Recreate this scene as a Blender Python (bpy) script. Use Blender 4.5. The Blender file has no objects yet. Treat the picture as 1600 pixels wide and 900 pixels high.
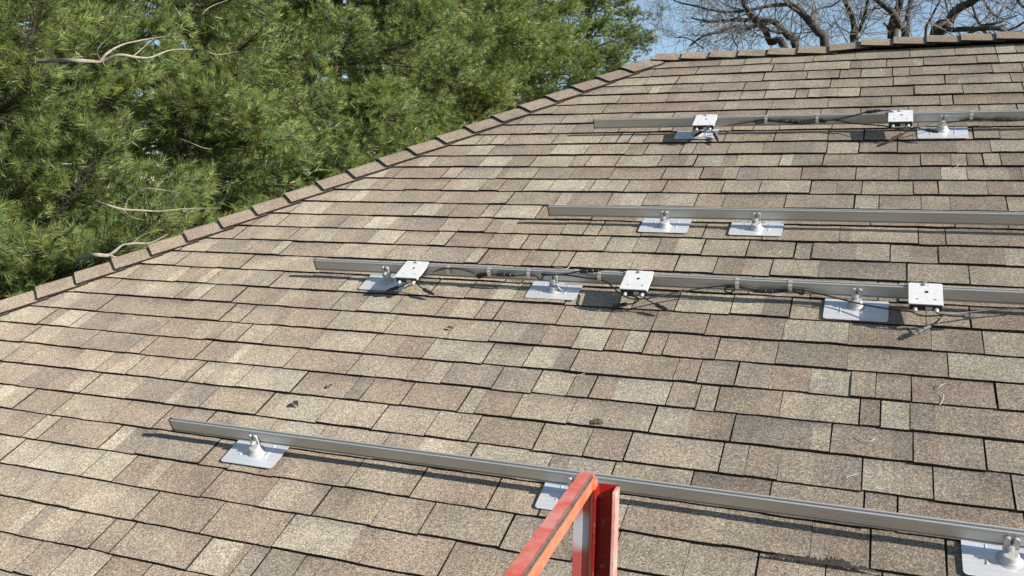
import bpy, bmesh, math, random
import numpy as np
from mathutils import Matrix, Vector

random.seed(7)
RNG = np.random.default_rng(11)
SC = bpy.context.scene
COL = SC.collection

# ------------------------------------------------------------------ frame of the roof
# roof coordinates: u along the courses, v up the slope, w off the surface
TH = math.radians(30.62)
CT, ST = math.cos(TH), math.sin(TH)
Z0 = 5.25
ROOFM = np.array([[1, 0, 0], [0, CT, -ST], [0, ST, CT]])
def W(u, v, w=0.0):
    return np.array([u, v * CT - w * ST, v * ST + w * CT + Z0])

# ------------------------------------------------------------------ camera
FPX = 1398.36
CR = np.array([[0.9263984342665315, 0.3358911877951039, -0.17018534293561574],
               [0.04944829439461562, -0.5565729116989342, -0.8293259070741931],
               [-0.3732838158425601, 0.7598708468710745, -0.5322175202917065]])
CAMR = np.array([0.0, -5.62335554, 2.11632796])
CAMW = W(*CAMR)
cam = bpy.data.cameras.new('camera'); camo = bpy.data.objects.new('camera', cam); COL.objects.link(camo)
cam.sensor_width = 36.0; cam.lens = FPX / 1600 * 36.0; cam.clip_start = 0.05; cam.clip_end = 3000
RW = (ROOFM @ CR.T).T            # rows: right, down, forward in world
m = Matrix.Identity(4)
for i in range(3):
    m[i][0] = RW[0][i]; m[i][1] = -RW[1][i]; m[i][2] = -RW[2][i]; m[i][3] = CAMW[i]
camo.matrix_world = m
SC.camera = camo
def ray_r(x, y):
    return CR.T @ np.array([(x - 800) / FPX, (y - 450) / FPX, 1.0])
def pxw(x, y, w=0.0):            # photo pixel -> point at height w off the roof (roof coords)
    d = ray_r(x, y); return CAMR + d * ((w - CAMR[2]) / d[2])
def pxv(x, y, v):                # photo pixel -> point on the upright plane v = const (roof coords)
    d = ray_r(x, y); return CAMR + d * ((v - CAMR[1]) / d[1])
def pxd(x, y, dist):             # photo pixel -> world point at a distance
    d = ROOFM @ ray_r(x, y); d /= np.linalg.norm(d); return CAMW + d * dist
def project(P):                  # world points (n,3) -> pixels, depth
    q = (np.asarray(P) - CAMW) @ RW.T
    z = np.maximum(q[:, 2], 1e-3)
    return 800 + FPX * q[:, 0] / z, 450 + FPX * q[:, 1] / z, q[:, 2]

# ------------------------------------------------------------------ light
SUN = ROOFM @ np.array([1.79, 0.14, 1.0]); SUN /= np.linalg.norm(SUN)
EL = math.asin(SUN[2]); AZ = math.atan2(SUN[0], SUN[1])       # azimuth clockwise from +Y
wd = bpy.data.worlds.new('World'); SC.world = wd; wd.use_nodes = True
nt = wd.node_tree; bg = nt.nodes['Background']
sky = nt.nodes.new('ShaderNodeTexSky'); sky.sky_type = 'NISHITA'; sky.sun_disc = False
sky.sun_elevation = EL; sky.sun_rotation = AZ; sky.air_density = 1.0; sky.dust_density = 0.0; sky.ozone_density = 1.0
nt.links.new(sky.outputs[0], bg.inputs[0]); bg.inputs[1].default_value = 0.085
sl = bpy.data.lights.new('sun', 'SUN'); slo = bpy.data.objects.new('sun', sl); COL.objects.link(slo)
sl.energy = 5.0; sl.angle = math.radians(0.5); sl.color = (1.0, 0.938, 0.842)
slo.rotation_euler = Vector(SUN).to_track_quat('Z', 'Y').to_euler(); slo.location = (8, -8, 14)
SC.view_settings.view_transform = 'Standard'; SC.view_settings.look = 'None'
SC.view_settings.exposure = 0.84; SC.view_settings.gamma = 1.0; SC.view_settings.use_curve_mapping = False
SC.render.engine = 'CYCLES'

# ------------------------------------------------------------------ materials
def mat(name):
    M = bpy.data.materials.new(name); M.use_nodes = True
    n = M.node_tree.nodes; b = n['Principled BSDF']
    return M, n, M.node_tree.links, b
def node(n, t, **k):
    x = n.new(t)
    for a, v in k.items(): setattr(x, a, v)
    return x
def ramp(n, stops):
    r = n.new('ShaderNodeValToRGB'); e = r.color_ramp.elements
    while len(e) < len(stops): e.new(0.5)
    for q, (p, c) in zip(e, stops):
        q.position = p; q.color = c if len(c) == 4 else (*c, 1)
    return r
def mul(n, l, a, b, fac=1.0, kind='MULTIPLY'):
    x = n.new('ShaderNodeMix'); x.data_type = 'RGBA'; x.blend_type = kind; x.inputs[0].default_value = fac
    for s, q in ((6, a), (7, b)):
        if isinstance(q, tuple): x.inputs[s].default_value = q
        else: l.new(q, x.inputs[s])
    return x.outputs[2]

def shingle_mat():
    M, n, l, b = mat('asphalt_granules')
    at = node(n, 'ShaderNodeAttribute', attribute_name='tone')
    g = node(n, 'ShaderNodeNewGeometry')
    v1 = node(n, 'ShaderNodeTexVoronoi'); v1.inputs['Scale'].default_value = 400
    l.new(g.outputs['Position'], v1.inputs['Vector'])
    bw = node(n, 'ShaderNodeSeparateColor'); l.new(v1.outputs['Color'], bw.inputs[0])
    r1 = ramp(n, [(0, (.34, .33, .34)), (.42, (.84, .84, .84)), (.75, (1.12, 1.10, 1.07)), (1, (1.9, 1.87, 1.76))])
    l.new(bw.outputs[0], r1.inputs[0])
    n2 = node(n, 'ShaderNodeTexNoise'); n2.inputs['Scale'].default_value = 95; n2.inputs['Detail'].default_value = 3
    l.new(g.outputs['Position'], n2.inputs['Vector'])
    r2 = ramp(n, [(.3, (.82, .81, .81)), (.5, (1, 1, 1)), (.72, (1.2, 1.19, 1.16))]); l.new(n2.outputs[0], r2.inputs[0])
    n3 = node(n, 'ShaderNodeTexNoise'); n3.inputs['Scale'].default_value = 5.5; n3.inputs['Detail'].default_value = 4
    l.new(g.outputs['Position'], n3.inputs['Vector'])
    r3 = ramp(n, [(.28, (.80, .79, .81)), (.5, (1, 1, 1)), (.72, (1.14, 1.13, 1.1))]); l.new(n3.outputs[0], r3.inputs[0])
    c = mul(n, l, at.outputs['Color'], r1.outputs[0]); c = mul(n, l, c, r2.outputs[0]); c = mul(n, l, c, r3.outputs[0])
    l.new(c, b.inputs['Base Color']); b.inputs['Roughness'].default_value = .95; b.inputs['Diffuse Roughness'].default_value = .62
    b.inputs['Specular IOR Level'].default_value = .08
    bp = node(n, 'ShaderNodeBump'); bp.inputs['Strength'].default_value = .55; bp.inputs['Distance'].default_value = .0015
    l.new(v1.outputs['Distance'], bp.inputs['Height']); bp.invert = True
    l.new(bp.outputs[0], b.inputs['Normal'])
    return M
M_SH = shingle_mat()

def plain(name, col, rough=.6, metal=0.0, var=0.12, scale=20, spec=None, bump=0.0):
    M, n, l, b = mat(name)
    g = node(n, 'ShaderNodeNewGeometry')
    t = node(n, 'ShaderNodeTexNoise'); t.inputs['Scale'].default_value = scale; t.inputs['Detail'].default_value = 5
    l.new(g.outputs['Position'], t.inputs['Vector'])
    r = ramp(n, [(.3, (1 - var,) * 3), (.7, (1 + var,) * 3)]); l.new(t.outputs[0], r.inputs[0])
    l.new(mul(n, l, (*col, 1), r.outputs[0]), b.inputs['Base Color'])
    b.inputs['Roughness'].default_value = rough; b.inputs['Metallic'].default_value = metal
    if spec is not None: b.inputs['Specular IOR Level'].default_value = spec
    if bump:
        bp = node(n, 'ShaderNodeBump'); bp.inputs['Strength'].default_value = bump; bp.inputs['Distance'].default_value = .01
        l.new(t.outputs[0], bp.inputs['Height']); l.new(bp.outputs[0], b.inputs['Normal'])
    return M
def brushed(name, col, rough, metal=1.0, sc=(1.5, 400, 400)):
    M, n, l, b = mat(name)
    tc = node(n, 'ShaderNodeTexCoord'); mp = node(n, 'ShaderNodeMapping'); mp.inputs['Scale'].default_value = sc
    l.new(tc.outputs['Object'], mp.inputs[0])
    t = node(n, 'ShaderNodeTexNoise'); t.inputs['Scale'].default_value = 1; t.inputs['Detail'].default_value = 4
    l.new(mp.outputs[0], t.inputs['Vector'])
    r = ramp(n, [(.3, (.86,) * 3), (.7, (1.08,) * 3)]); l.new(t.outputs[0], r.inputs[0])
    l.new(mul(n, l, (*col, 1), r.outputs[0]), b.inputs['Base Color'])
    mr = node(n, 'ShaderNodeMapRange'); mr.inputs[3].default_value = rough - .06; mr.inputs[4].default_value = rough + .1
    l.new(t.outputs[0], mr.inputs[0]); l.new(mr.outputs[0], b.inputs['Roughness'])
    b.inputs['Metallic'].default_value = metal
    return M
M_DECK = plain('roof_underlayment', (.022, .020, .019), .95)
M_RAIL = brushed('mill_aluminium', (.53, .52, .495), .45, .55)
M_FLASH = brushed('flashing_aluminium', (.80, .81, .83), .30, .5, (6, 60, 60))
M_CAST = plain('cast_aluminium', (.42, .42, .415), .5, .2, .1, 60)
M_STEEL = plain('stainless_steel', (.70, .69, .67), .32, .6, .08, 80)
M_BLACK = plain('black_plastic', (.014, .014, .015), .45, 0, .2, 50)
M_CABLE = plain('cable_jacket', (.017, .017, .018), .38, 0, .2, 50)
M_GREYP = plain('grey_plastic', (.10, .10, .10), .5, 0, .1, 50)
M_WHITE = plain('white_cast_bracket', (.72, .71, .68), .45, .22, .07, 45)
M_GLAND = plain('white_plastic', (.52, .52, .50), .5, 0, .05, 50)
M_LABEL = plain('silver_label', (.5, .5, .55), .4, .3, .05, 50)
M_WALL = plain('painted_siding', (.62, .6, .55), .7, 0, .05, 6)
M_TRIM = plain('white_trim', (.75, .74, .72), .5, 0, .04, 6)
M_LEAF = plain('dry_leaf', (.085, .062, .045), .8, 0, .3, 90)
M_STRAW = plain('pale_straw', (.5, .45, .36), .7, 0, .15, 90)
M_BARK = plain('pine_bark', (.075, .062, .05), .9, 0, .35, 14, bump=.6)
M_DEADWOOD = plain('weathered_branch', (.27, .232, .188), .8, 0, .25, 25, bump=.3)
M_TREEBARK = plain('bare_tree_bark', (.055, .047, .040), .9, 0, .35, 6, bump=.5)
M_TWIG = plain('bare_twigs', (.16, .135, .11), .9, 0, .25, 3)
M_STAIN = plain('worn_asphalt', (.035, .029, .022), .95, 0, .5, 160)

def orange_mat(name, base, worn, amount):
    M, n, l, b = mat(name)
    g = node(n, 'ShaderNodeNewGeometry')
    t = node(n, 'ShaderNodeTexNoise'); t.inputs['Scale'].default_value = 16; t.inputs['Detail'].default_value = 7; t.inputs['Roughness'].default_value = .65
    l.new(g.outputs['Position'], t.inputs['Vector'])
    r = ramp(n, [(amount - .12, (0, 0, 0)), (amount + .1, (1, 1, 1))]); l.new(t.outputs[0], r.inputs[0])
    x = node(n, 'ShaderNodeMix', data_type='RGBA'); x.inputs[6].default_value = (*base, 1); x.inputs[7].default_value = (*worn, 1)
    l.new(r.outputs[0], x.inputs[0])
    t2 = node(n, 'ShaderNodeTexNoise'); t2.inputs['Scale'].default_value = 55; t2.inputs['Detail'].default_value = 5
    l.new(g.outputs['Position'], t2.inputs['Vector'])
    r2 = ramp(n, [(.60, (0, 0, 0)), (.74, (.75, .75, .75))]); l.new(t2.outputs[0], r2.inputs[0])
    y = node(n, 'ShaderNodeMix', data_type='RGBA'); l.new(x.outputs[2], y.inputs[6]); y.inputs[7].default_value = (.30, .27, .25, 1)
    l.new(r2.outputs[0], y.inputs[0])
    l.new(y.outputs[2], b.inputs['Base Color']); b.inputs['Roughness'].default_value = .42
    bp = node(n, 'ShaderNodeBump'); bp.inputs['Strength'].default_value = .2; bp.inputs['Distance'].default_value = .002
    l.new(t2.outputs[0], bp.inputs['Height']); l.new(bp.outputs[0], b.inputs['Normal'])
    return M
M_REDTOP = orange_mat('scuffed_red_paint', (.58, .085, .060), (.60, .24, .19), .50)
M_ORANGE = orange_mat('orange_paint', (.70, .13, .055), (.62, .2, .12), .54)
M_RED = orange_mat('shaded_red_paint', (.27, .007, .005), (.25, .010, .008), .7)  # red darkened: the shadow inside the channel is put into the colour
M_PINK = orange_mat('sunlit_pink_paint', (.62, .24, .20), (.68, .45, .42), .56)  # pale pink holds the sunlit look of the channel's right flange

def post_mat():
    M, n, l, b = mat('red_paint_worn_to_metal')
    tc = node(n, 'ShaderNodeTexCoord'); sp = node(n, 'ShaderNodeSeparateXYZ'); l.new(tc.outputs['Object'], sp.inputs[0])
    t = node(n, 'ShaderNodeTexNoise'); t.inputs['Scale'].default_value = 30; t.inputs['Detail'].default_value = 4
    l.new(tc.outputs['Object'], t.inputs['Vector'])
    a = node(n, 'ShaderNodeMath', operation='MULTIPLY_ADD'); l.new(t.outputs[0], a.inputs[0]); a.inputs[1].default_value = .03; l.new(sp.outputs[2], a.inputs[2])
    d = node(n, 'ShaderNodeMath', operation='SUBTRACT'); l.new(a.outputs[0], d.inputs[0]); d.inputs[1].default_value = -.1
    ab = node(n, 'ShaderNodeMath', operation='ABSOLUTE'); l.new(d.outputs[0], ab.inputs[0])
    r = ramp(n, [(.018, (.42, .43, .45)), (.045, (.42, .085, .075))]); l.new(ab.outputs[0], r.inputs[0])
    l.new(r.outputs[0], b.inputs['Base Color']); b.inputs['Roughness'].default_value = .5
    return M
M_POST = post_mat()

def needle_mat():
    M, n, l, b = mat('pine_needles')
    at = node(n, 'ShaderNodeAttribute', attribute_name='tone')
    l.new(at.outputs['Color'], b.inputs['Base Color'])
    b.inputs['Roughness'].default_value = .4; b.inputs['Specular IOR Level'].default_value = .6
    out = n['Material Output']
    tr = node(n, 'ShaderNodeBsdfTranslucent'); l.new(mul(n, l, at.outputs['Color'], (1.25, 1.3, .6, 1)), tr.inputs[0])
    mx = node(n, 'ShaderNodeMixShader'); mx.inputs[0].default_value = .38
    l.new(b.outputs[0], mx.inputs[1]); l.new(tr.outputs[0], mx.inputs[2]); l.new(mx.outputs[0], out.inputs[0])
    return M
M_NEEDLE = needle_mat()

def ground_mat():
    M, n, l, b = mat('lawn')
    g = node(n, 'ShaderNodeNewGeometry')
    t = node(n, 'ShaderNodeTexNoise'); t.inputs['Scale'].default_value = .6; t.inputs['Detail'].default_value = 9
    l.new(g.outputs['Position'], t.inputs['Vector'])
    r = ramp(n, [(.3, (.045, .06, .022)), (.55, (.075, .09, .035)), (.75, (.12, .105, .06))]); l.new(t.outputs[0], r.inputs[0])
    l.new(r.outputs[0], b.inputs['Base Color']); b.inputs['Roughness'].default_value = .95
    return M
M_GROUND = ground_mat()

# ------------------------------------------------------------------ helpers
WORLD = {}
def link(o, parent=None, mw=None):
    COL.objects.link(o)
    mw = mw or Matrix.Identity(4)
    WORLD[o.name] = mw
    if parent is not None:
        o.parent = parent; o.matrix_parent_inverse = WORLD[parent.name].inverted()
    o.matrix_basis = mw
    return o
def tag(o, label=None, cat=None, group=None, kind=None):
    for k, v in (('label', label), ('category', cat), ('group', group), ('kind', kind)):
        if v: o[k] = v
    return o
def at_roof(u, v, w=0.0):
    p = W(u, v, w)
    return Matrix.Translation(Vector(p)) @ Matrix.Rotation(TH, 4, 'X')
def at_world(p, rz=0.0):
    return Matrix.Translation(Vector(p)) @ Matrix.Rotation(rz, 4, 'Z')
def empty(name, mw):
    o = bpy.data.objects.new(name, None); o.empty_display_size = .1
    return link(o, None, mw)
def mesh_obj(name, verts, faces, material, parent=None, mw=None, smooth=False, tone=None, kind=None):
    me = bpy.data.meshes.new(name); me.from_pydata([tuple(map(float, v)) for v in verts], [], faces)
    if smooth: me.polygons.foreach_set('use_smooth', [True] * len(me.polygons))
    if tone is not None:
        a = me.color_attributes.new('tone', 'FLOAT_COLOR', 'CORNER')
        a.data.foreach_set('color', np.asarray(tone, dtype=np.float32).ravel())
    me.materials.append(material); me.update()
    o = bpy.data.objects.new(name, me)
    if kind: o['kind'] = kind
    return link(o, parent, mw)
class MB:
    def __init__(s): s.v = []; s.f = []
    def add(s, v, f):
        k = len(s.v); s.v += [tuple(map(float, q)) for q in v]; s.f += [tuple(i + k for i in q) for q in f]; return s
    def box(s, a, b):
        (x0, y0, z0), (x1, y1, z1) = a, b
        return s.add([(x0, y0, z0), (x1, y0, z0), (x1, y1, z0), (x0, y1, z0), (x0, y0, z1), (x1, y0, z1), (x1, y1, z1), (x0, y1, z1)],
                     [(0, 3, 2, 1), (4, 5, 6, 7), (0, 1, 5, 4), (1, 2, 6, 5), (2, 3, 7, 6), (3, 0, 4, 7)])
    def bevbox(s, a, b, r=.002):
        bm = bmesh.new(); bmesh.ops.create_cube(bm, size=1)
        for q in bm.verts:
            q.co = Vector([(a[i] + b[i]) / 2 + q.co[i] * (b[i] - a[i]) for i in range(3)])
        bmesh.ops.bevel(bm, geom=bm.edges[:], offset=r, segments=2, profile=.6, affect='EDGES')
        return s.bm(bm)
    def bm(s, bm):
        bm.verts.index_update()
        s.add([q.co for q in bm.verts], [[q.index for q in f.verts] for f in bm.faces]); bm.free(); return s
    def tube(s, pts, rad, n=6, cap=True):
        P = np.asarray(pts, float); m_ = len(P)
        R_ = np.full(m_, rad) if np.isscalar(rad) else np.asarray(rad, float)
        T = np.gradient(P, axis=0); T /= np.linalg.norm(T, axis=1)[:, None] + 1e-12
        a = np.array([0, 0, 1.]) if abs(T[0][2]) < .9 else np.array([1., 0, 0])
        N = np.cross(T[0], a); N /= np.linalg.norm(N); vs = []
        for i in range(m_):
            N = N - T[i] * (N @ T[i]); N /= np.linalg.norm(N) + 1e-12; B = np.cross(T[i], N)
            for k in range(n):
                q = 2 * math.pi * k / n; vs.append(P[i] + R_[i] * (math.cos(q) * N + math.sin(q) * B))
        fs = [(i * n + k, i * n + (k + 1) % n, (i + 1) * n + (k + 1) % n, (i + 1) * n + k) for i in range(m_ - 1) for k in range(n)]
        if cap: fs += [tuple(range(n - 1, -1, -1)), tuple((m_ - 1) * n + k for k in range(n))]
        return s.add(vs, fs)
    def prism(s, poly, axis, a0, a1):           # poly in the two other axes, extruded along axis
        n = len(poly)
        def P(q, t):
            return {0: (t, q[0], q[1]), 1: (q[0], t, q[1]), 2: (q[0], q[1], t)}[axis]
        return s.add([P(q, a0) for q in poly] + [P(q, a1) for q in poly],
                     [tuple(range(n - 1, -1, -1)), tuple(range(n, 2 * n))] + [(i, (i + 1) % n, n + (i + 1) % n, n + i) for i in range(n)])
    def lathe(s, prof, c, n=16):                # prof (r, z) around z at c
        vs = [(c[0] + r * math.cos(2 * math.pi * k / n), c[1] + r * math.sin(2 * math.pi * k / n), c[2] + z) for r, z in prof for k in range(n)]
        m_ = len(prof)
        fs = [(i * n + k, i * n + (k + 1) % n, (i + 1) * n + (k + 1) % n, (i + 1) * n + k) for i in range(m_ - 1) for k in range(n)]
        fs += [tuple(range(n - 1, -1, -1)), tuple((m_ - 1) * n + k for k in range(n))]
        return s.add(vs, fs)
    def build(s, name, material, parent=None, mw=None, smooth=False, kind=None):
        return mesh_obj(name, s.v, s.f, material, parent, mw, smooth, None, kind)
def smooth_path(pts, sub=6):
    P = [np.asarray(p, float) for p in pts]; P = [2 * P[0] - P[1]] + P + [2 * P[-1] - P[-2]]
    out = []
    for i in range(1, len(P) - 2):
        for k in range(sub):
            t = k / sub; a, b, c, d = P[i - 1:i + 3]
            out.append(.5 * ((2 * b) + (c - a) * t + (2 * a - 5 * b + 4 * c - d) * t * t + (3 * b - a - 3 * c + d) * t ** 3))
    out.append(P[-2]); return np.array(out)
def auto_smooth(o, ang=40):
    o.data.polygons.foreach_set('use_smooth', [True] * len(o.data.polygons))
    o.data.set_sharp_from_angle(angle=math.radians(ang)); return o

# ------------------------------------------------------------------ ground
tag(mesh_obj('ground', [(-900, -900, 0), (900, -900, 0), (900, 900, 0), (-900, 900, 0)], [(0, 1, 2, 3)], M_GROUND),
    'lawn around the house under the pines', 'ground', kind='structure')

# ------------------------------------------------------------------ house
E = 0.143                       # shingle exposure
VR, VE = 0.235, -4.82           # ridge and eave
UA = -1.425                     # hip apex along the ridge
UR = 5.0                        # right gable end
def u_hip(v): return UA - CT * (VR - v)
YR = VR * CT; ZR = W(0, VR)[2]
YE = VE * CT; ZE = W(0, VE)[2]; YB = 2 * YR - YE; UL = u_hip(VE)
house = empty('house', at_world((0, YR, 0)))
tag(house, 'house with brown asphalt shingle roof whose hip and ridge meet', 'house')
wall = MB().box((UL + .4, YE + .4, 0), (UR - .3, YB - .4, ZE - .03)).build('wall', M_WALL, house)
# roof body: closed solid under the shingles
rv = [(UL, YE, ZE), (UR, YE, ZE), (UR, YB, ZE), (UL, YB, ZE), (UA, YR, ZR), (UR, YR, ZR)]
lo = [(x, y, z - .02) for x, y, z in rv[:4]]
roof = mesh_obj('roof', rv + lo, [(0, 1, 5, 4), (1, 2, 5), (2, 3, 4, 5), (3, 0, 4), (0, 6, 7, 1), (1, 7, 8, 2), (2, 8, 9, 3), (3, 9, 6, 0), (6, 9, 8, 7)], M_DECK, house)
roof['label'] = 'brown blended asphalt shingle roof with dark butt lines'
fb = MB()
fb.box((UL - .01, YE - .012, ZE - .19), (UR + .01, YE + .012, ZE - .021)); fb.box((UL - .012, YE + .013, ZE - .19), (UL + .012, YB - .013, ZE - .021))
fb.box((UL - .01, YB - .012, ZE - .19), (UR + .01, YB + .012, ZE - .021)); fb.build('fascia', M_TRIM, house)

TAN, BROWN, PINK, GREY, PALE = (.298, .257, .202), (.266, .222, .175), (.258, .209, .167), (.238, .206, .171), (.335, .299, .238)
EDGE = (.034, .029, .025)       # cut asphalt edge, no granules
def tone():
    r = random.random()
    c = PALE if r < .12 else TAN if r < .46 else BROWN if r < .72 else PINK if r < .88 else GREY
    k = random.uniform(.9, 1.1); return tuple(q * k for q in c)
def tab(u0, u1, v0, umin=None, umax=None):
    """one shingle tab, in roof coords: list of verts, faces, corner colours"""
    n = max(2, int((u1 - u0) / .07) + 1)
    hi = random.uniform(-.001, .0042)
    vf0 = v0 + random.uniform(-.003, .003)
    us = np.linspace(u0, u1, n + 1); cut = random.randint(1, n - 1) if (random.random() < .62 and n > 2) else 99
    us[1:-1] += np.array([random.uniform(-.02, .02) for _ in range(n - 1)])
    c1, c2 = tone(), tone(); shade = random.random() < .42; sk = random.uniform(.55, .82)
    lean = random.uniform(-.002, .002)
    rows = []
    for i, u in enumerate(us):
        j = random.uniform(-.0017, .0017); jw = random.uniform(-.0009, .0012)
        vf = vf0 + j
        wf = .0118 + hi + jw
        rows.append([(u, vf - max(0, random.gauss(.0003, .001)), .0015), (u, vf, wf), (u + lean * .5, v0 + E * .62, wf - .0064), (u + lean, v0 + E + .03, .0022 + hi * .2)])
    V = [q for r in rows for q in r]
    if umin is not None: V = [(max(q[0], umin(q[1])), q[1], q[2]) for q in V]
    if umax is not None: V = [(min(q[0], umax(q[1])), q[1], q[2]) for q in V]
    F, C = [], []
    for i in range(n):
        c = c1 if i < cut else c2
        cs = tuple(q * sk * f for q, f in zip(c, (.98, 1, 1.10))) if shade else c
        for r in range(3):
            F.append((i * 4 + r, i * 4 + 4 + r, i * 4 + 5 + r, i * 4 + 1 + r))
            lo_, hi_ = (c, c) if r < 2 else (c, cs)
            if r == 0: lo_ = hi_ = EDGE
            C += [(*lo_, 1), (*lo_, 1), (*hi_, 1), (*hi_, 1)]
    for i, flip in ((0, 0), (n, 1)):
        f = [i * 4, i * 4 + 1, i * 4 + 2, i * 4 + 3]
        if flip: f = f[::-1]
        F.append(tuple(f)); C += [(*EDGE, 1)] * 4
    return V, F, C
class Bulk:
    def __init__(s): s.v = []; s.f = []; s.c = []
    def add(s, V, F, C):
        k = len(s.v); s.v += V; s.f += [tuple(i + k for i in f) for f in F]; s.c += C
tabs = []
for k in range(0, 34):
    v0 = -k * E + random.uniform(-.0025, .0025)
    u = u_hip(v0 - .02) - random.uniform(0, .3)
    while u < UR:
        wd_ = random.choice([random.uniform(.06, .12), random.uniform(.13, .2), random.uniform(.17, .26), random.uniform(.2, .32), random.uniform(.24, .34)])
        g = random.choice([random.uniform(.0008, .002), random.uniform(.003, .0055), random.uniform(.004, .007)])
        u1 = min(u + wd_, UR + .02)
        if u1 > u_hip(v0) + .02:
            tabs.append((u, u1 - g, v0))
        u = u1
def tab_area(t):
    c = np.array([W(a, b, .01) for a in (t[0], (t[0] + t[1]) / 2, t[1]) for b in (t[2], t[2] + E / 2, t[2] + E)])
    x, y, d = project(c)
    ins = (x > -15) & (x < 1615) & (y > 0) & (y < 910)
    if not ins.any(): return 0
    return (x.max() - x.min()) * (y.max() - y.min()) * ins.mean()
areas = [tab_area(t) for t in tabs]
order = sorted(range(len(tabs)), key=lambda i: -areas[i]); big = set(order[:300])
bulk = Bulk()
umin = lambda v: u_hip(v) + .004
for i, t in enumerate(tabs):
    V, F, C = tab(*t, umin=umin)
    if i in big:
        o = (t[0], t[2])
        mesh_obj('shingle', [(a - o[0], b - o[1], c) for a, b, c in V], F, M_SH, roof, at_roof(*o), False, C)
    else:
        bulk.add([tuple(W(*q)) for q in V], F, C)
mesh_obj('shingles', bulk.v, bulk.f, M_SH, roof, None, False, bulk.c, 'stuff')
# the slopes turned away from the camera: the same tabs, joined
far = Bulk()
def back(u, v, w): return (u, 2 * YR - (v * CT - w * ST), v * ST + w * CT + Z0)
def left(t, v, w):  return (UA - CT * (VR - v) - w * ST, YR + t, v * ST + w * CT + Z0)
for k in range(0, 34):
    v0 = -k * E
    u = u_hip(v0)
    while u < UR:
        u1 = min(u + random.uniform(.2, .45), UR)
        V, F, C = tab(u, u1 - .003, v0, umin=umin); far.add([back(*q) for q in V], [f[::-1] for f in F], [c for c in C]); u = u1
    h = CT * (VR - v0) ; u = -h
    while u < h:
        u1 = min(u + random.uniform(.2, .45), h)
        V, F, C = tab(u, u1 - .003, v0, umin=lambda v: -CT * (VR - v) + .004, umax=lambda v: CT * (VR - v) - .004)
        far.add([left(*q) for q in V], [f[::-1] for f in F], C); u = u1
mesh_obj('shingles', far.v, far.f, M_SH, roof, None, False, far.c, 'stuff')

# hip and ridge caps: folded pieces lapped along a line
def cap_mesh(axis, s1, n1, s2, n2, length, half, lift0, lift1, seed):
    """axis points to the exposed butt end; s = unit vector across a slope, n = its normal"""
    rr = random.Random(seed); axis = np.array(axis); V = []; F = []; C = []
    prof = [(-1, 1.0), (-1, .6), (-1, .16), (0, 0), (1, .16), (1, .6), (1, 1.0)]
    up = (np.array(n1) + np.array(n2)); up /= np.linalg.norm(up); ca = float(up @ np.array(n1))
    def pt(sd, f, t, lift):
        if sd == 0: return up * (lift / ca - .006)
        s, n_ = (s1, n1) if sd < 0 else (s2, n2)
        return np.array(s) * f * half + np.array(n_) * lift
    ends = [(length, lift0 - .015), (length, lift0), (length * .5, (lift0 + lift1) / 2), (0, lift1)]
    for j, (t, lf) in enumerate(ends):
        for i, (sd, f) in enumerate(prof):
            V.append(pt(sd, f, t, lf + rr.uniform(-.0006, .0006)) + axis * (t + (rr.uniform(-.0015, .0015) if j < 2 else 0)))
    # outer rims along both long edges
    n = len(prof); kb = rr.uniform(.96, 1.04); base = tuple(q * kb for q in (.262, .214, .172))
    for j in range(3):
        for i in range(n - 1):
            F.append((j * n + i, j * n + i + 1, (j + 1) * n + i + 1, (j + 1) * n + i))
            C += [(*(EDGE if j == 0 else base), 1)] * 4
    for sd, i in ((0, 0), (1, n - 1)):
        k = len(V)
        for j, (t, lf) in enumerate(ends[1:]):
            V.append(pt(-1 if sd == 0 else 1, 1.0, t, lf - .011) + axis * t)
        for j in range(2):
            f = ((j + 1) * n + i, (j + 2) * n + i, k + j + 1, k + j)
            F.append(f if sd else f[::-1]); C += [(*EDGE, 1)] * 4
    return V, F, C
ax_h = W(u_hip(-1), -1) - W(u_hip(0), 0); ax_h /= np.linalg.norm(ax_h)
n_main = np.array([0, -ST, CT]); n_left = np.array([-ST, 0, CT]); n_back = np.array([0, ST, CT])
s_main = np.cross(n_main, ax_h); s_main /= np.linalg.norm(s_main); s_main *= np.sign(s_main @ np.array([1, 0, 0]) + 1e-9)
s_left = np.cross(n_left, ax_h); s_left /= np.linalg.norm(s_left); s_left *= np.sign(s_left @ np.array([0, 1, 0]) + 1e-9)
def cap_obj(name, data, p, mw=None):
    V, F, C = data
    return mesh_obj(name, V, F, M_SH, roof, mw or Matrix.Translation(Vector(p)), False, C)
hip0 = W(UA, VR); STEP = .199
capvar = [cap_mesh(ax_h, s_left, n_left, s_main, n_main, STEP + .05, .150, .034, .017, s) for s in range(4)]
capme = []
def share(name, idx, variants, meshes, p, wob=0.0):
    if len(meshes) <= idx or meshes[idx] is None:
        o = cap_obj(name, variants[idx], p); meshes.append(o.data) if len(meshes) <= idx else None
    else:
        o = bpy.data.objects.new(name, meshes[idx]); link(o, roof, Matrix.Translation(Vector(p)))
    return o
nh = int(np.linalg.norm(W(u_hip(VE), VE) - hip0) / STEP)
for i in range(nh - 1, -1, -1):
    t = .12 + i * STEP - .05
    share('hip_cap', i % 4 if len(capme) == 4 else len(capme), capvar, capme, hip0 + ax_h * t)
ax_b = ax_h * np.array([1, -1, 1]); flip = lambda a: np.array(a) * np.array([1, -1, 1])
capvb = [cap_mesh(ax_b, flip(s_left), n_left, flip(s_main), n_back, STEP + .05, .150, .034, .017, 9)]
capvb = [(v, [f[::-1] for f in fc], c) for v, fc, c in capvb]; capmb = []
for i in range(nh): share('hip_cap', 0, capvb, capmb, hip0 + ax_b * (.12 + i * STEP - .05))
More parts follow.
